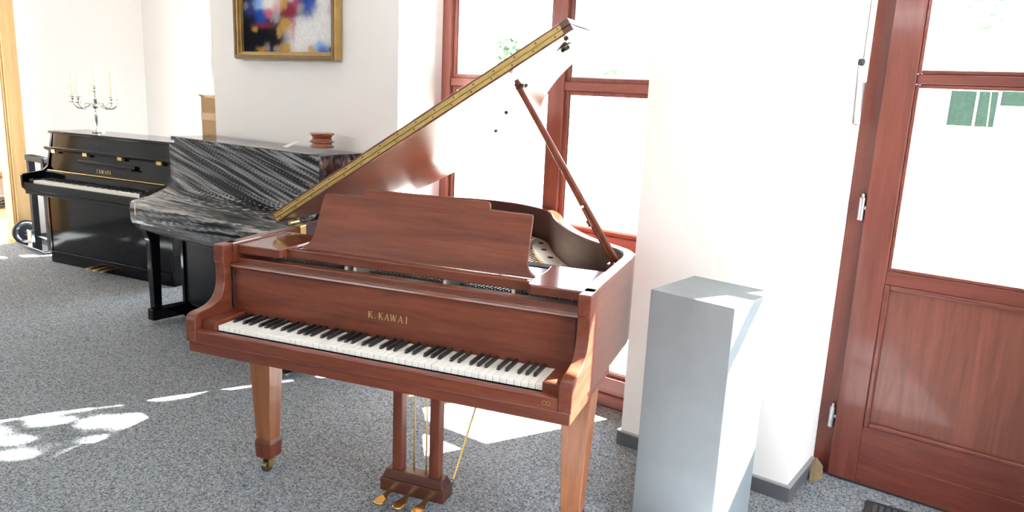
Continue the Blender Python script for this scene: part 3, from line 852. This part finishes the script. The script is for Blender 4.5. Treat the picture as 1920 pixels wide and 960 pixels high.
def fbm(x, y, z=0): return noise.noise(Vector((x, y, z))) * .62 + noise.noise(Vector((x * 2.3 + 7, y * 1.6, z + 3))) * .38
def sstep(a, b, x):
    t = min(1, max(0, (x - a) / (b - a))); return t * t * (3 - 2 * t)
def film_grid(name, P, S, nu, nv, amp, parent):
    vs = []; st = []; nr = []
    for i in range(nu + 1):
        for j in range(nv + 1):
            u, v = i / nu, j / nv
            p = P(u, v); e = 1e-3
            du = P(min(1, u + e), v) - P(max(0, u - e), v); dv = P(u, min(1, v + e)) - P(u, max(0, v - e))
            n = du.cross(dv); n = n.normalized() if n.length > 1e-12 else Vector((0, -1, 0))
            s = S(u, v, p); vs.append(p + n * (s - .35) * amp); st.append(s)
    fs = [(i * (nv + 1) + j, (i + 1) * (nv + 1) + j, (i + 1) * (nv + 1) + j + 1, i * (nv + 1) + j + 1) for i in range(nu) for j in range(nv)]
    me = bpy.data.meshes.new(name); me.from_pydata([tuple(v) for v in vs], [], fs)
    a = me.attributes.new('streak', 'FLOAT', 'POINT'); a.data.foreach_set('value', st)
    for p in me.polygons: p.use_smooth = True
    me.materials.append(M['film'])
    o = bpy.data.objects.new(name, me); COL.objects.link(o); o.parent = parent
    return o
fpath = [(.53, 1.212), (.205, 1.212), (.197, 1.196), (.200, .93), (.170, .875), (.06, .835), (-.062, .812), (-.080, .792), (-.080, .70), (-.072, .668), (-.03, .618)]
acc = [0]
for a, b in zip(fpath[:-1], fpath[1:]): acc.append(acc[-1] + math.hypot(b[0] - a[0], b[1] - a[1]))
def fp(t):
    L = t * acc[-1]
    for i in range(len(fpath) - 1):
        if L <= acc[i + 1] + 1e-9:
            q = (L - acc[i]) / (acc[i + 1] - acc[i]); a, b = fpath[i], fpath[i + 1]
            return a[0] + (b[0] - a[0]) * q, a[1] + (b[1] - a[1]) * q, L
    return fpath[-1][0], fpath[-1][1], acc[-1]
def Pf(u, v):
    y, z, L = fp(v)
    return Vector((-.020 + u * (PW + .040), y, z))
def Sf(u, v, p):
    y, z, L = fp(v); q = L - acc[2]
    s = p.x
    psi = q - s * (.24 * (1 - sstep(.26, .55, q))) + .07 * s * sstep(.3, .6, q)
    if q < 0: psi = q * .6 + .04 * s
    def ridge(v): return max(0, 1 - 2.6 * abs(v)) ** 2
    wob = .012 * fbm(s * 3, q * 3, 2)
    r1 = ridge(fbm((psi + wob) * 30, s * .9, 1.7)); r2 = ridge(fbm((psi + wob * .5) * 62, s * 1.6, 9.1)); r3 = fbm(psi * 18, s * 1.3, 4.4)
    low = sstep(.28, .46, q)
    k = .25 + .30 * r1 + .42 * r2 + .20 * r3 + .15 * low
    if q < 0: k = .40 + .25 * r2
    if s < .28 and .30 < q < .62: k += .25 * (1 - s / .28) * sstep(.30, .40, q)
    return min(1, max(0, k))
film_grid('stretch_film', Pf, Sf, 230, 170, .010, wp)
def side(x, flip, kk):
    def P(u, v): return Vector((x, .200 + u * .33, .66 + v * .55))
    def S(u, v, p):
        a = fbm(p.y * 12 + 3 * fbm(p.z * 5, p.y * 4), p.z * 6, 4 + x); b = fbm(p.y * 40, p.z * 30, 2 + x)
        return min(1, max(0, kk + .55 * abs(a) + .35 * b))
    film_grid('stretch_film', P, S, 70, 90, .012 * flip, wp)
side(PW + .020, 1, .45)
side(-.020, -1, .25)
def Pk(u, v): return Vector((-.016, -.078 + u * .28, .66 + v * (.150 + .10 * sstep(.5, 1, u))))
film_grid('stretch_film', Pk, lambda u, v, p: min(1, max(0, .42 + .5 * fbm(p.y * 25, p.z * 40, 5))), 40, 24, -.006, wp)

# paper tag and castor cups on top
pt = MB().hexa([(-1.760, .985, 1.222), (-1.715, .985, 1.222), (-1.905, 1.215, 1.232), (-1.950, 1.215, 1.232)], [(-1.760, .985, 1.2235), (-1.715, .985, 1.2235), (-1.905, 1.215, 1.2335), (-1.950, 1.215, 1.2335)])
tag(pt.obj('paper_tag', M['paper'], bevel=.0004), 'long white paper tag beside the stacked wooden cups', 'paper tag')
M['cup'] = wood('cup_wood', (.20, .045, .022), (.36, .10, .05), 'x', .3, .6)
cupprof = [(.030, 0), (.066, 0), (.0675, .006), (.066, .011), (.058, .014), (.055, .019), (.054, .024), (.050, .027), (.030, .027)]
txt = ['lowest of three stacked wooden castor cups on the wrapped piano', 'middle of three stacked wooden castor cups on the wrapped piano', 'topmost of three stacked wooden castor cups, sitting upside down']
c0 = MB().lathe(cupprof, 28).obj('castor_cup', M['cup'], smooth=True)
for i in range(3):
    o = c0 if i == 0 else share(c0, 'castor_cup', None)
    o.location = (-1.645 + (0, -.006, .006)[i], 1.165 + (0, .004, -.004)[i], 1.221 + i * .0275 + (.028 if i == 2 else 0))
    if i == 2: o.rotation_euler = (math.pi, 0, .4); 
    tag(o, txt[i], 'castor cup', 'stacked wooden castor cups')

# ------------------------------------------------------------------ cardboard box behind the wrapped piano
cb = tag(empty('cardboard_box', (-3.15, 1.50, 0)), 'tall brown cardboard box standing behind the film-wrapped piano', 'cardboard box')
MB().box(-.15, .205, -.06, .20, 0, 1.440).obj('box_body', M['card'], cb, bevel=.004)
MB().box(-.15, .205, -.062, -.060, 1.28, 1.33).obj('tape', plain('parcel_tape', (.50, .33, .18), .35), cb)
MB().hexa([(-.15, -.06, 1.44), (-.10, -.06, 1.44), (-.10, .20, 1.44), (-.15, .20, 1.44)], [(-.160, -.075, 1.456), (-.105, -.06, 1.450), (-.105, .20, 1.446), (-.16, .20, 1.452)]).obj('box_flap', M['card'], cb)

# ------------------------------------------------------------------ candelabra with candles
ca = tag(empty('candelabra', (-4.73, 1.375, 1.093), math.atan2(.91, .42)), 'silver five-armed candelabra standing on the black upright piano', 'candelabra')
stem = [(.055, 0), (.056, .006), (.040, .012), (.022, .020), (.015, .035), (.013, .05), (.019, .10), (.024, .14), (.022, .165), (.015, .18), (.012, .19), (.022, .200), (.030, .212), (.022, .224), (.011, .232), (.016, .245), (.024, .262), (.020, .285), (.014, .31), (.011, .322)]
MB().lathe(stem, 20).obj('stem', M['silver'], ca, smooth=True, angle=60)
def cupset(x, y, z, name):
    MB().lathe([(.004, -.012), (.010, -.010), (.032, -.002), (.033, .001), (.012, .001), (.008, .010), (.013, .018), (.017, .030), (.016, .036), (.026, .041), (.027, .043), (.013, .043)], 18, (x, y, z)).obj(name, M['silver'], ca, smooth=True, angle=50)
tips = []
cupset(0, 0, .334, 'candle_cup'); tips.append((0, 0, .377))
for sx, sy in ((1, .12), (1, -.55), (-1, .12), (-1, -.55)):
    r = .160 if sy > 0 else .118
    ex, ey = sx * r, sy * r * (1 if sy < 0 else .3)
    z0 = .215; zt = .245
    path = smoothline([(0, 0, z0), (ex * .22, ey * .22, z0 + .02), (ex * .38, ey * .38, z0 - .004), (ex * .6, ey * .6, z0 - .022), (ex * .82, ey * .82, z0 - .016), (ex * .98, ey * .98, z0 + .008), (ex, ey, zt - .01)], 5)
    MB().tube(path, .0055, 8).obj('arm', M['silver'], ca, smooth=True)
    curl = [(ex * .40 + .020 * sx * math.cos(t) * (1 - t * .09), ey * .4, z0 + .004 + .020 * math.sin(t) * (1 - t * .09)) for t in [q * .4 for q in range(14)]]
    MB().tube(curl, .0035, 6).obj('scroll', M['silver'], ca, smooth=True)
    cupset(ex, ey, zt, 'candle_cup'); tips.append((ex, ey, zt + .043))
lab = ['central and tallest of five cream candles in the silver candelabra', 'cream candle on the outer right arm of the candelabra', 'cream candle on the inner right arm of the candelabra', 'cream candle on the outer left arm of the candelabra', 'cream candle on the inner left arm of the candelabra']
ang = math.atan2(.91, .42)
for (x, y, z), lb in zip(tips, lab):
    p = Matrix.Rotation(ang, 3, 'Z') @ Vector((x, y, z)) + Vector((-4.73, 1.375, 1.093))
    o = MB().lathe([(.0105, 0), (.0102, .12), (.0095, .19), (.006, .197), (.0012, .199), (.001, .208)], 12).obj('candle', M['cream'], smooth=True, angle=50)
    o.location = p; tag(o, lb, 'candle', 'candles in the candelabra')

# ------------------------------------------------------------------ painting on the pier
pg = tag(empty('painting', (-2.125, 1.318, 1.70)), 'gilt-framed abstract painting in blue, white and black above the wrapped piano', 'painting')
PX0, PX1, PZ0, PZ1 = -.478, .478, 0, .80
M['gilt'] = plain('gilt_frame', (.42, .27, .09), .42, .55, var=.35, vscale=18)
M['giltd'] = plain('aged_gilt', (.17, .115, .055), .5, .4, var=.35, vscale=30)
def framebar(x0, x1, z0, z1, horiz, name, mat, y0, y1, bev=.004):
    return MB().box(x0, x1, y0, y1, z0, z1).obj(name, mat, pg, bevel=bev, seg=3)
fw = .036
for (x0, x1, z0, z1) in ((PX0, PX0 + fw, PZ0, PZ1), (PX1 - fw, PX1, PZ0, PZ1), (PX0 + fw, PX1 - fw, PZ0, PZ0 + fw), (PX0 + fw, PX1 - fw, PZ1 - fw, PZ1)):
    framebar(x0, x1, z0, z1, 0, 'frame_bar', M['gilt'], -.055, 0, .006)
g = .010
for (x0, x1, z0, z1) in ((PX0 + .005, PX0 + .026, PZ0 + .005, PZ1 - .005), (PX1 - .026, PX1 - .005, PZ0 + .005, PZ1 - .005), (PX0 + .026, PX1 - .026, PZ0 + .005, PZ0 + .026), (PX0 + .026, PX1 - .026, PZ1 - .026, PZ1 - .005)):
    framebar(x0, x1, z0, z1, 0, 'frame_moulding', M['giltd'], -.062, -.0545, .003)
for (x0, x1, z0, z1) in ((PX0 + fw, PX0 + fw + g, PZ0 + fw, PZ1 - fw), (PX1 - fw - g, PX1 - fw, PZ0 + fw, PZ1 - fw), (PX0 + fw + g, PX1 - fw - g, PZ0 + fw, PZ0 + fw + g), (PX0 + fw + g, PX1 - fw - g, PZ1 - fw - g, PZ1 - fw)):
    framebar(x0, x1, z0, z1, 0, 'slip', M['gilt'], -.036, -.010, .002)
cx0, cx1, cz0, cz1 = PX0 + fw + g, PX1 - fw - g, PZ0 + fw + g, PZ1 - fw - g
blobs = []
def bl(x, y, rx, ry, col, wt=1.0): blobs.append(((x - 235) / 745, (405 - y) / 405 * .31, rx / 745, ry / 405 * .31, col, wt))
WHT, BLU, LBL, PNK, DRD, OCH, GRY, BLK = (.80, .78, .78), (.015, .065, .36), (.16, .36, .74), (.55, .12, .2), (.22, .02, .05), (.50, .28, .06), (.33, .31, .33), (.006, .007, .010)
bl(800, 270, 165, 120, WHT, 3); bl(900, 150, 100, 150, WHT, 2.4); bl(880, 30, 55, 60, WHT, 2); bl(700, 340, 70, 70, WHT, 2)
bl(460, 30, 95, 50, WHT, 2); bl(375, 30, 60, 50, LBL, 2); bl(385, 130, 55, 60, BLU, 2.5); bl(290, 60, 70, 80, (.03, .04, .16), 1.2); bl(260, 45, 25, 30, GRY, 2)
bl(800, 60, 65, 90, BLU, 3); bl(760, 20, 60, 40, BLU, 2); bl(868, 362, 55, 42, LBL, 3.4); bl(885, 385, 40, 25, BLU, 3)
bl(455, 105, 38, 34, PNK, 2.6); bl(525, 60, 40, 60, (.6, .35, .36), 1.6); bl(400, 200, 90, 25, DRD, 1.8); bl(640, 100, 60, 60, DRD, 2.2); bl(680, 45, 50, 40, (.35, .05, .10), 1.6)
bl(595, 205, 38, 52, OCH, 3); bl(585, 35, 34, 48, OCH, 3); bl(335, 222, 24, 26, OCH, 3); bl(540, 258, 20, 32, OCH, 3); bl(590, 372, 50, 38, OCH, 2); bl(390, 385, 38, 26, OCH, 2); bl(810, 380, 28, 30, OCH, 2.4)
bl(715, 80, 36, 36, GRY, 2); bl(515, 135, 32, 40, GRY, 2.4); bl(605, 300, 34, 50, GRY, 1.6); bl(530, 380, 30, 26, GRY, 1.5); bl(440, 370, 30, 40, GRY, 1); bl(955, 100, 30, 70, (.55, .3, .4), 1.6); bl(660, 250, 22, 120, (.5, .12, .22), 1.2); bl(650, 3, 45, 20, GRY, 2.2); bl(965, 385, 20, 20, BLK, 2)
bl(350, 300, 170, 100, BLK, 1.6); bl(300, 180, 80, 80, BLK, 1.0); bl(520, 320, 80, 70, BLK, 1.0)
for i in range(60):
    col = R.choice([WHT, WHT, BLU, LBL, PNK, DRD, OCH, GRY, BLK, BLK])
    blobs.append((R.random(), .36 + R.random() * .40, .03 + R.random() * .09, .02 + R.random() * .06, col, 1.5 + R.random()))
nx, nz = 150, 120
vs = []; cols = []
for j in range(nz + 1):
    for i in range(nx + 1):
        u = i / nx; wz = (cz1 - cz0) * j / nz
        q = Vector((u * 9, wz * 9, 0)); uu = u + .022 * noise.noise(q * 1.7) + .012 * noise.noise(q * 5 + Vector((3, 1, 0))); zz = wz + .012 * noise.noise(q * 1.9 + Vector((9, 4, 2))) + .007 * noise.noise(q * 6)
        acc_c = Vector((.02, .018, .026)) * .10; tot = .10
        for (bx, bz, rx, rz, col, wt) in blobs:
            dd = ((uu - bx) / rx) ** 2 + ((zz - bz) / rz) ** 2
            if dd < 5:
                w = wt * math.exp(-dd * 2.1); acc_c += Vector(col) * w; tot += w
        sp = noise.noise(q * 14) * .5 + noise.noise(q * 31) * .5
        c = acc_c / tot * (1 + .45 * sp)
        vs.append((cx0 + (cx1 - cx0) * u, -.014 - .003 * abs(noise.noise(q * 12)), cz0 + wz)); cols += [max(0, c.x), max(0, c.y), max(0, c.z), 1]
fs = [(j * (nx + 1) + i, j * (nx + 1) + i + 1, (j + 1) * (nx + 1) + i + 1, (j + 1) * (nx + 1) + i) for j in range(nz) for i in range(nx)]
me = bpy.data.meshes.new('canvas'); me.from_pydata(vs, [], fs)
at = me.color_attributes.new('paint', 'FLOAT_COLOR', 'POINT'); at.data.foreach_set('color', cols)
me.materials.append(M['paint'])
for p in me.polygons: p.use_smooth = True
o = bpy.data.objects.new('canvas', me); COL.objects.link(o); o.parent = pg

# ------------------------------------------------------------------ grey plinth
pz = .92
pl0 = tag(empty('plinth', (.641, .746, 0), math.radians(-4.4)), 'tall square grey stone-look display plinth in front of the white pillar', 'plinth')
MB().box(0, .316, 0, .318, 0, pz).obj('plinth_body', M['stone'], pl0, bevel=.0025)

# ------------------------------------------------------------------ hand truck behind the upright
ht = tag(empty('hand_truck', (-5.71, 1.20, 0)), 'black hand truck with a chrome wheel beside the wooden door frame', 'hand truck')
MB().box(.03, .085, -.02, .03, .02, .82).obj('post', M['trucks'], ht, bevel=.004)
MB().box(.32, .375, -.02, .03, .02, .82).obj('post', M['trucks'], ht, bevel=.004)
MB().box(.025, .40, -.03, .04, .79, .84).obj('pad', M['trucks'], ht, bevel=.01)
MB().tube([(-.17, .0, .115), (.42, .0, .115)], .011, 10).obj('axle', M['chrome'], ht)
MB().box(.0, .41, -.09, .03, .02, .035).obj('toe_plate', M['chrome'], ht, bevel=.002)
MB().box(-.01, .075, -.05, .03, .02, .16).obj('axle_bracket', M['chrome'], ht, bevel=.004)
RM = Matrix.Rotation(HP, 4, 'Y')
whl = MB().lathe([(.080, -.020), (.100, -.022), (.111, -.012), (.112, 0), (.111, .012), (.100, .022), (.080, .020)], 28, (-.17, 0, .112), RM).obj('wheel', M['rubber'], ht, smooth=True)
MB().lathe([(.012, .034), (.03, .030), (.034, .020), (.060, .014), (.078, .023), (.098, .0235), (.098, .018), (.02, -.02)], 28, (-.17, 0, .112), RM).obj('hub', M['chrome'], whl, smooth=True, angle=40)

# ------------------------------------------------------------------ small things at the door
sm = tag(empty('cardboard_scrap', (1.070, 1.625, 0)), 'small folded scrap of brown cardboard leaning at the door jamb', 'cardboard scrap')
M['oldcard'] = plain('worn_cardboard', (.17, .125, .065), .9, var=.2, vscale=40)
MB().hexa([(-.004, -.072, .001), (.010, -.066, .001), (.011, -.063, .001), (-.003, -.069, .001)], [(-.020, -.020, .062), (-.002, .000, .085), (-.001, .003, .085), (-.019, -.017, .062)]).obj('flap', M['oldcard'], sm)
MB().hexa([(.010, -.066, .001), (.034, -.010, .001), (.036, -.011, .001), (.0115, -.0675, .001)], [(-.002, .000, .085), (.024, .012, .050), (.026, .011, .050), (-.0005, -.0015, .085)]).obj('flap', M['oldcard'], sm)
mt_ = tag(empty('door_mat', (1.33, 1.20, 0), math.radians(5)), 'dark ribbed door mat lying in front of the glazed door', 'door mat')
M['matdark'] = plain('mat_rubber', (.03, .032, .036), .7)
M['matrib'] = plain('mat_pile', (.075, .08, .095), .9, bump=.6, bscale=260, var=.4, vscale=160)
MB().box(0, .62, 0, .35, .0005, .006).obj('mat_border', M['matdark'], mt_, bevel=.002)
for i in range(24):
    x = .03 + i * .0235
    MB().box(x, x + .014, .03, .32, .006, .011).obj('rib', M['matrib'], mt_, bevel=.002)

# ------------------------------------------------------------------ things in the next room
sbd = tag(empty('sideboard', (-8.55, 1.80, 0)), 'brown wooden sideboard in the room behind the doorway', 'sideboard')
MB().box(-.38, .20, -.6, .6, .30, .78).obj('body', M['darkwood'], sbd, bevel=.005)
MB().box(-.40, .22, -.62, .62, .78, .81).obj('top', M['darkwood'], sbd, bevel=.005)
for x in (-.36, .14):
    for y in (-.57, .53): MB().box(x, x + .04, y, y + .04, 0, .30).obj('leg', M['darkwood'], sbd)
for y in (-.58, .02): MB().box(.20, .216, y, y + .56, .33, .75).obj('door', M['darkwood'], sbd, bevel=.004)
cl = MB()
for i in range(4): cl.box(-.2 + .01 * i, .12, -.35, .35 - .02 * i, .8105 + i * .035, .842 + i * .035)
tag(cl.obj('paper_stack', M['paper'], bevel=.006), 'stack of white papers on the sideboard behind the doorway', 'papers').location = (-8.55, 1.85, 0)
cd = MB()
for i in range(5):
    cd.tube([(-8.15 + .12 * math.cos(t) * (1 + .2 * math.sin(i + t)), 1.78 + .10 * math.sin(t + i), .03 + .012 * i + .01 * math.sin(2 * t + i)) for t in [q * .5 for q in range(14)]], .014, 6)
tag(cd.obj('cable_coil', M['rubber'], smooth=True), 'coil of dark cable on the floor of the next room', 'cable')

# ------------------------------------------------------------------ outside
struct('ground', MB().box(-30, 34, YN + .31, 60, -.25, -.15).box(-3.1, 34, YW, YN + .31, -.25, -.15).box(-30, 34, -40, YF - .2, -.25, -.15).box(XR + .2, 34, YF - .2, YW, -.25, -.15), M['ground'])
def leaves(name, pts, size, parent, seed):
    r = random.Random(seed); mb = MB()
    for p in pts:
        p = Vector(p); a = Vector((r.gauss(0, 1), r.gauss(0, 1), r.gauss(0, .6))).normalized(); b = a.cross(Vector((r.gauss(0, 1), r.gauss(0, 1), r.gauss(0, 1)))).normalized()
        L = size * (.7 + .6 * r.random()); W = L * .36
        mb.add([p - a * L * .5, p + b * W, p + a * L * .5, p - b * W], [(0, 1, 2), (0, 2, 3)])
    o = mb.obj(name, M['leafm'], parent); tag(o, kind='stuff'); return o
# tall tree whose crown shades part of the window and lets a few patches of sun through
tree = tag(empty('tree', (3.0, 8.6, -.15)), 'tall leafy tree outside, above the window frame', 'tree')
trunk = MB().tube([(0, 0, 0), (.05, -.1, 2), (-.15, -.4, 3.6), (-.9, -1.2, 4.8), (-2.0, -2.6, 5.4)], [.16, .13, .10, .06, .02], 10)
trunk.tube([(-.15, -.4, 3.6), (-1.2, -1.0, 4.9), (-1.8, -1.4, 5.6)], [.07, .05, .02], 8).tube([(-.9, -1.2, 4.8), (-2.2, -1.8, 5.2), (-2.9, -3.0, 5.0)], [.05, .04, .015], 8)
trunk.obj('trunk', M['bark'], tree, smooth=True)
holes = [(-1.585, -.04, .055, .20, 52), (-1.52, .05, .075, .09, 40), (-1.41, -.25, .028, .12, 62), (-1.83, -.29, .035, .07, 45), (-1.735, -.455, .024, .055, 60), (-1.585, -.505, .028, .065, 50), (-1.88, -.47, .02, .04, 30), (-1.30, .91, .15, .10, 35)]
def in_hole(x, y):
    for (hx, hy, a, b, an) in holes:
        c, s = math.cos(math.radians(90 - an)), math.sin(math.radians(90 - an))
        dx, dy_ = x - hx, y - hy
        q = dx * c - dy_ * s; w = dx * s + dy_ * c
        if (q / (a + .012)) ** 2 + (w / (b + .012)) ** 2 < 1: return True
    return False
lp = []; rr = random.Random(3)
while len(lp) < 7500:
    x = -2.75 + rr.random() * 1.85; y = -1.15 + rr.random() * 2.35
    if in_hole(x, y): continue
    tr = (-1.205 - x) / .455
    if 1.25 < y + tr < 1.78 and tr > 0: continue
    t = 4.4 + rr.random() * 1.5
    lp.append((x + .455 * t - 3.0, y + t - 8.6, 1.0 * t + .15))
leaves('foliage', lp, .085, tree, 5)
def shrub(name, c, r, n, size, label, cat, seed):
    e = tag(empty(name, (c[0], c[1], -.15)), label, cat); q = random.Random(seed); pts = []
    for i in range(n):
        v = Vector((q.gauss(0, 1), q.gauss(0, 1), q.gauss(0, 1))).normalized() * (q.random() ** .4)
        pts.append((v.x * r[0], v.y * r[1], c[2] + .15 + v.z * r[2]))
    leaves('foliage', pts, size, e, seed)
    MB().tube([(0, 0, 0), (.05, .02, c[2] * .5), (0, 0, c[2] + .1)], [.008, .006, .003], 6).obj('stem', M['bark'], e)
shrub('sapling', (-4.06, 6.0, 2.05), (.15, .15, .20), 80, .085, 'slender sapling with sparse leaves outside the left window pane', 'sapling', 11)
shrub('bush', (-2.60, 6.0, 1.83), (.16, .14, .05), 30, .06, 'small leafy twig outside the right window pane', 'bush', 12)
shrub('sapling', (1.14, 5.0, 2.28), (.30, .2, .20), 60, .07, 'leafy branch hanging outside the upper door pane', 'sapling', 13)
# neighbouring house; the greenery mirrored in its window is painted as green colour
hs = tag(empty('garden_house', (0, 9.0, -.15)), 'small pale garden house seen through the glazed door', 'garden house')
MB().box(-.3, 2.0, .05, .5, 0, 2.35).obj('wall', M['render_wall'], hs)
M['mirrored_green'] = plain('painted_green_reflection', (.0065, .018, .013), .5, var=.9, vscale=45, spec=.1)
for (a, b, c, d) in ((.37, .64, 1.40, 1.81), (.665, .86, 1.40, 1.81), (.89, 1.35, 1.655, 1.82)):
    f = MB().box(a, b, .035, .05, c + .15, d + .15).obj('window', M['mirrored_green'], hs)
    MB().box(a - .012, a, .02, .05, c + .15, d + .15).box(b, b + .012, .02, .05, c + .15, d + .15).obj('window_frame', M['render_wall'], f)
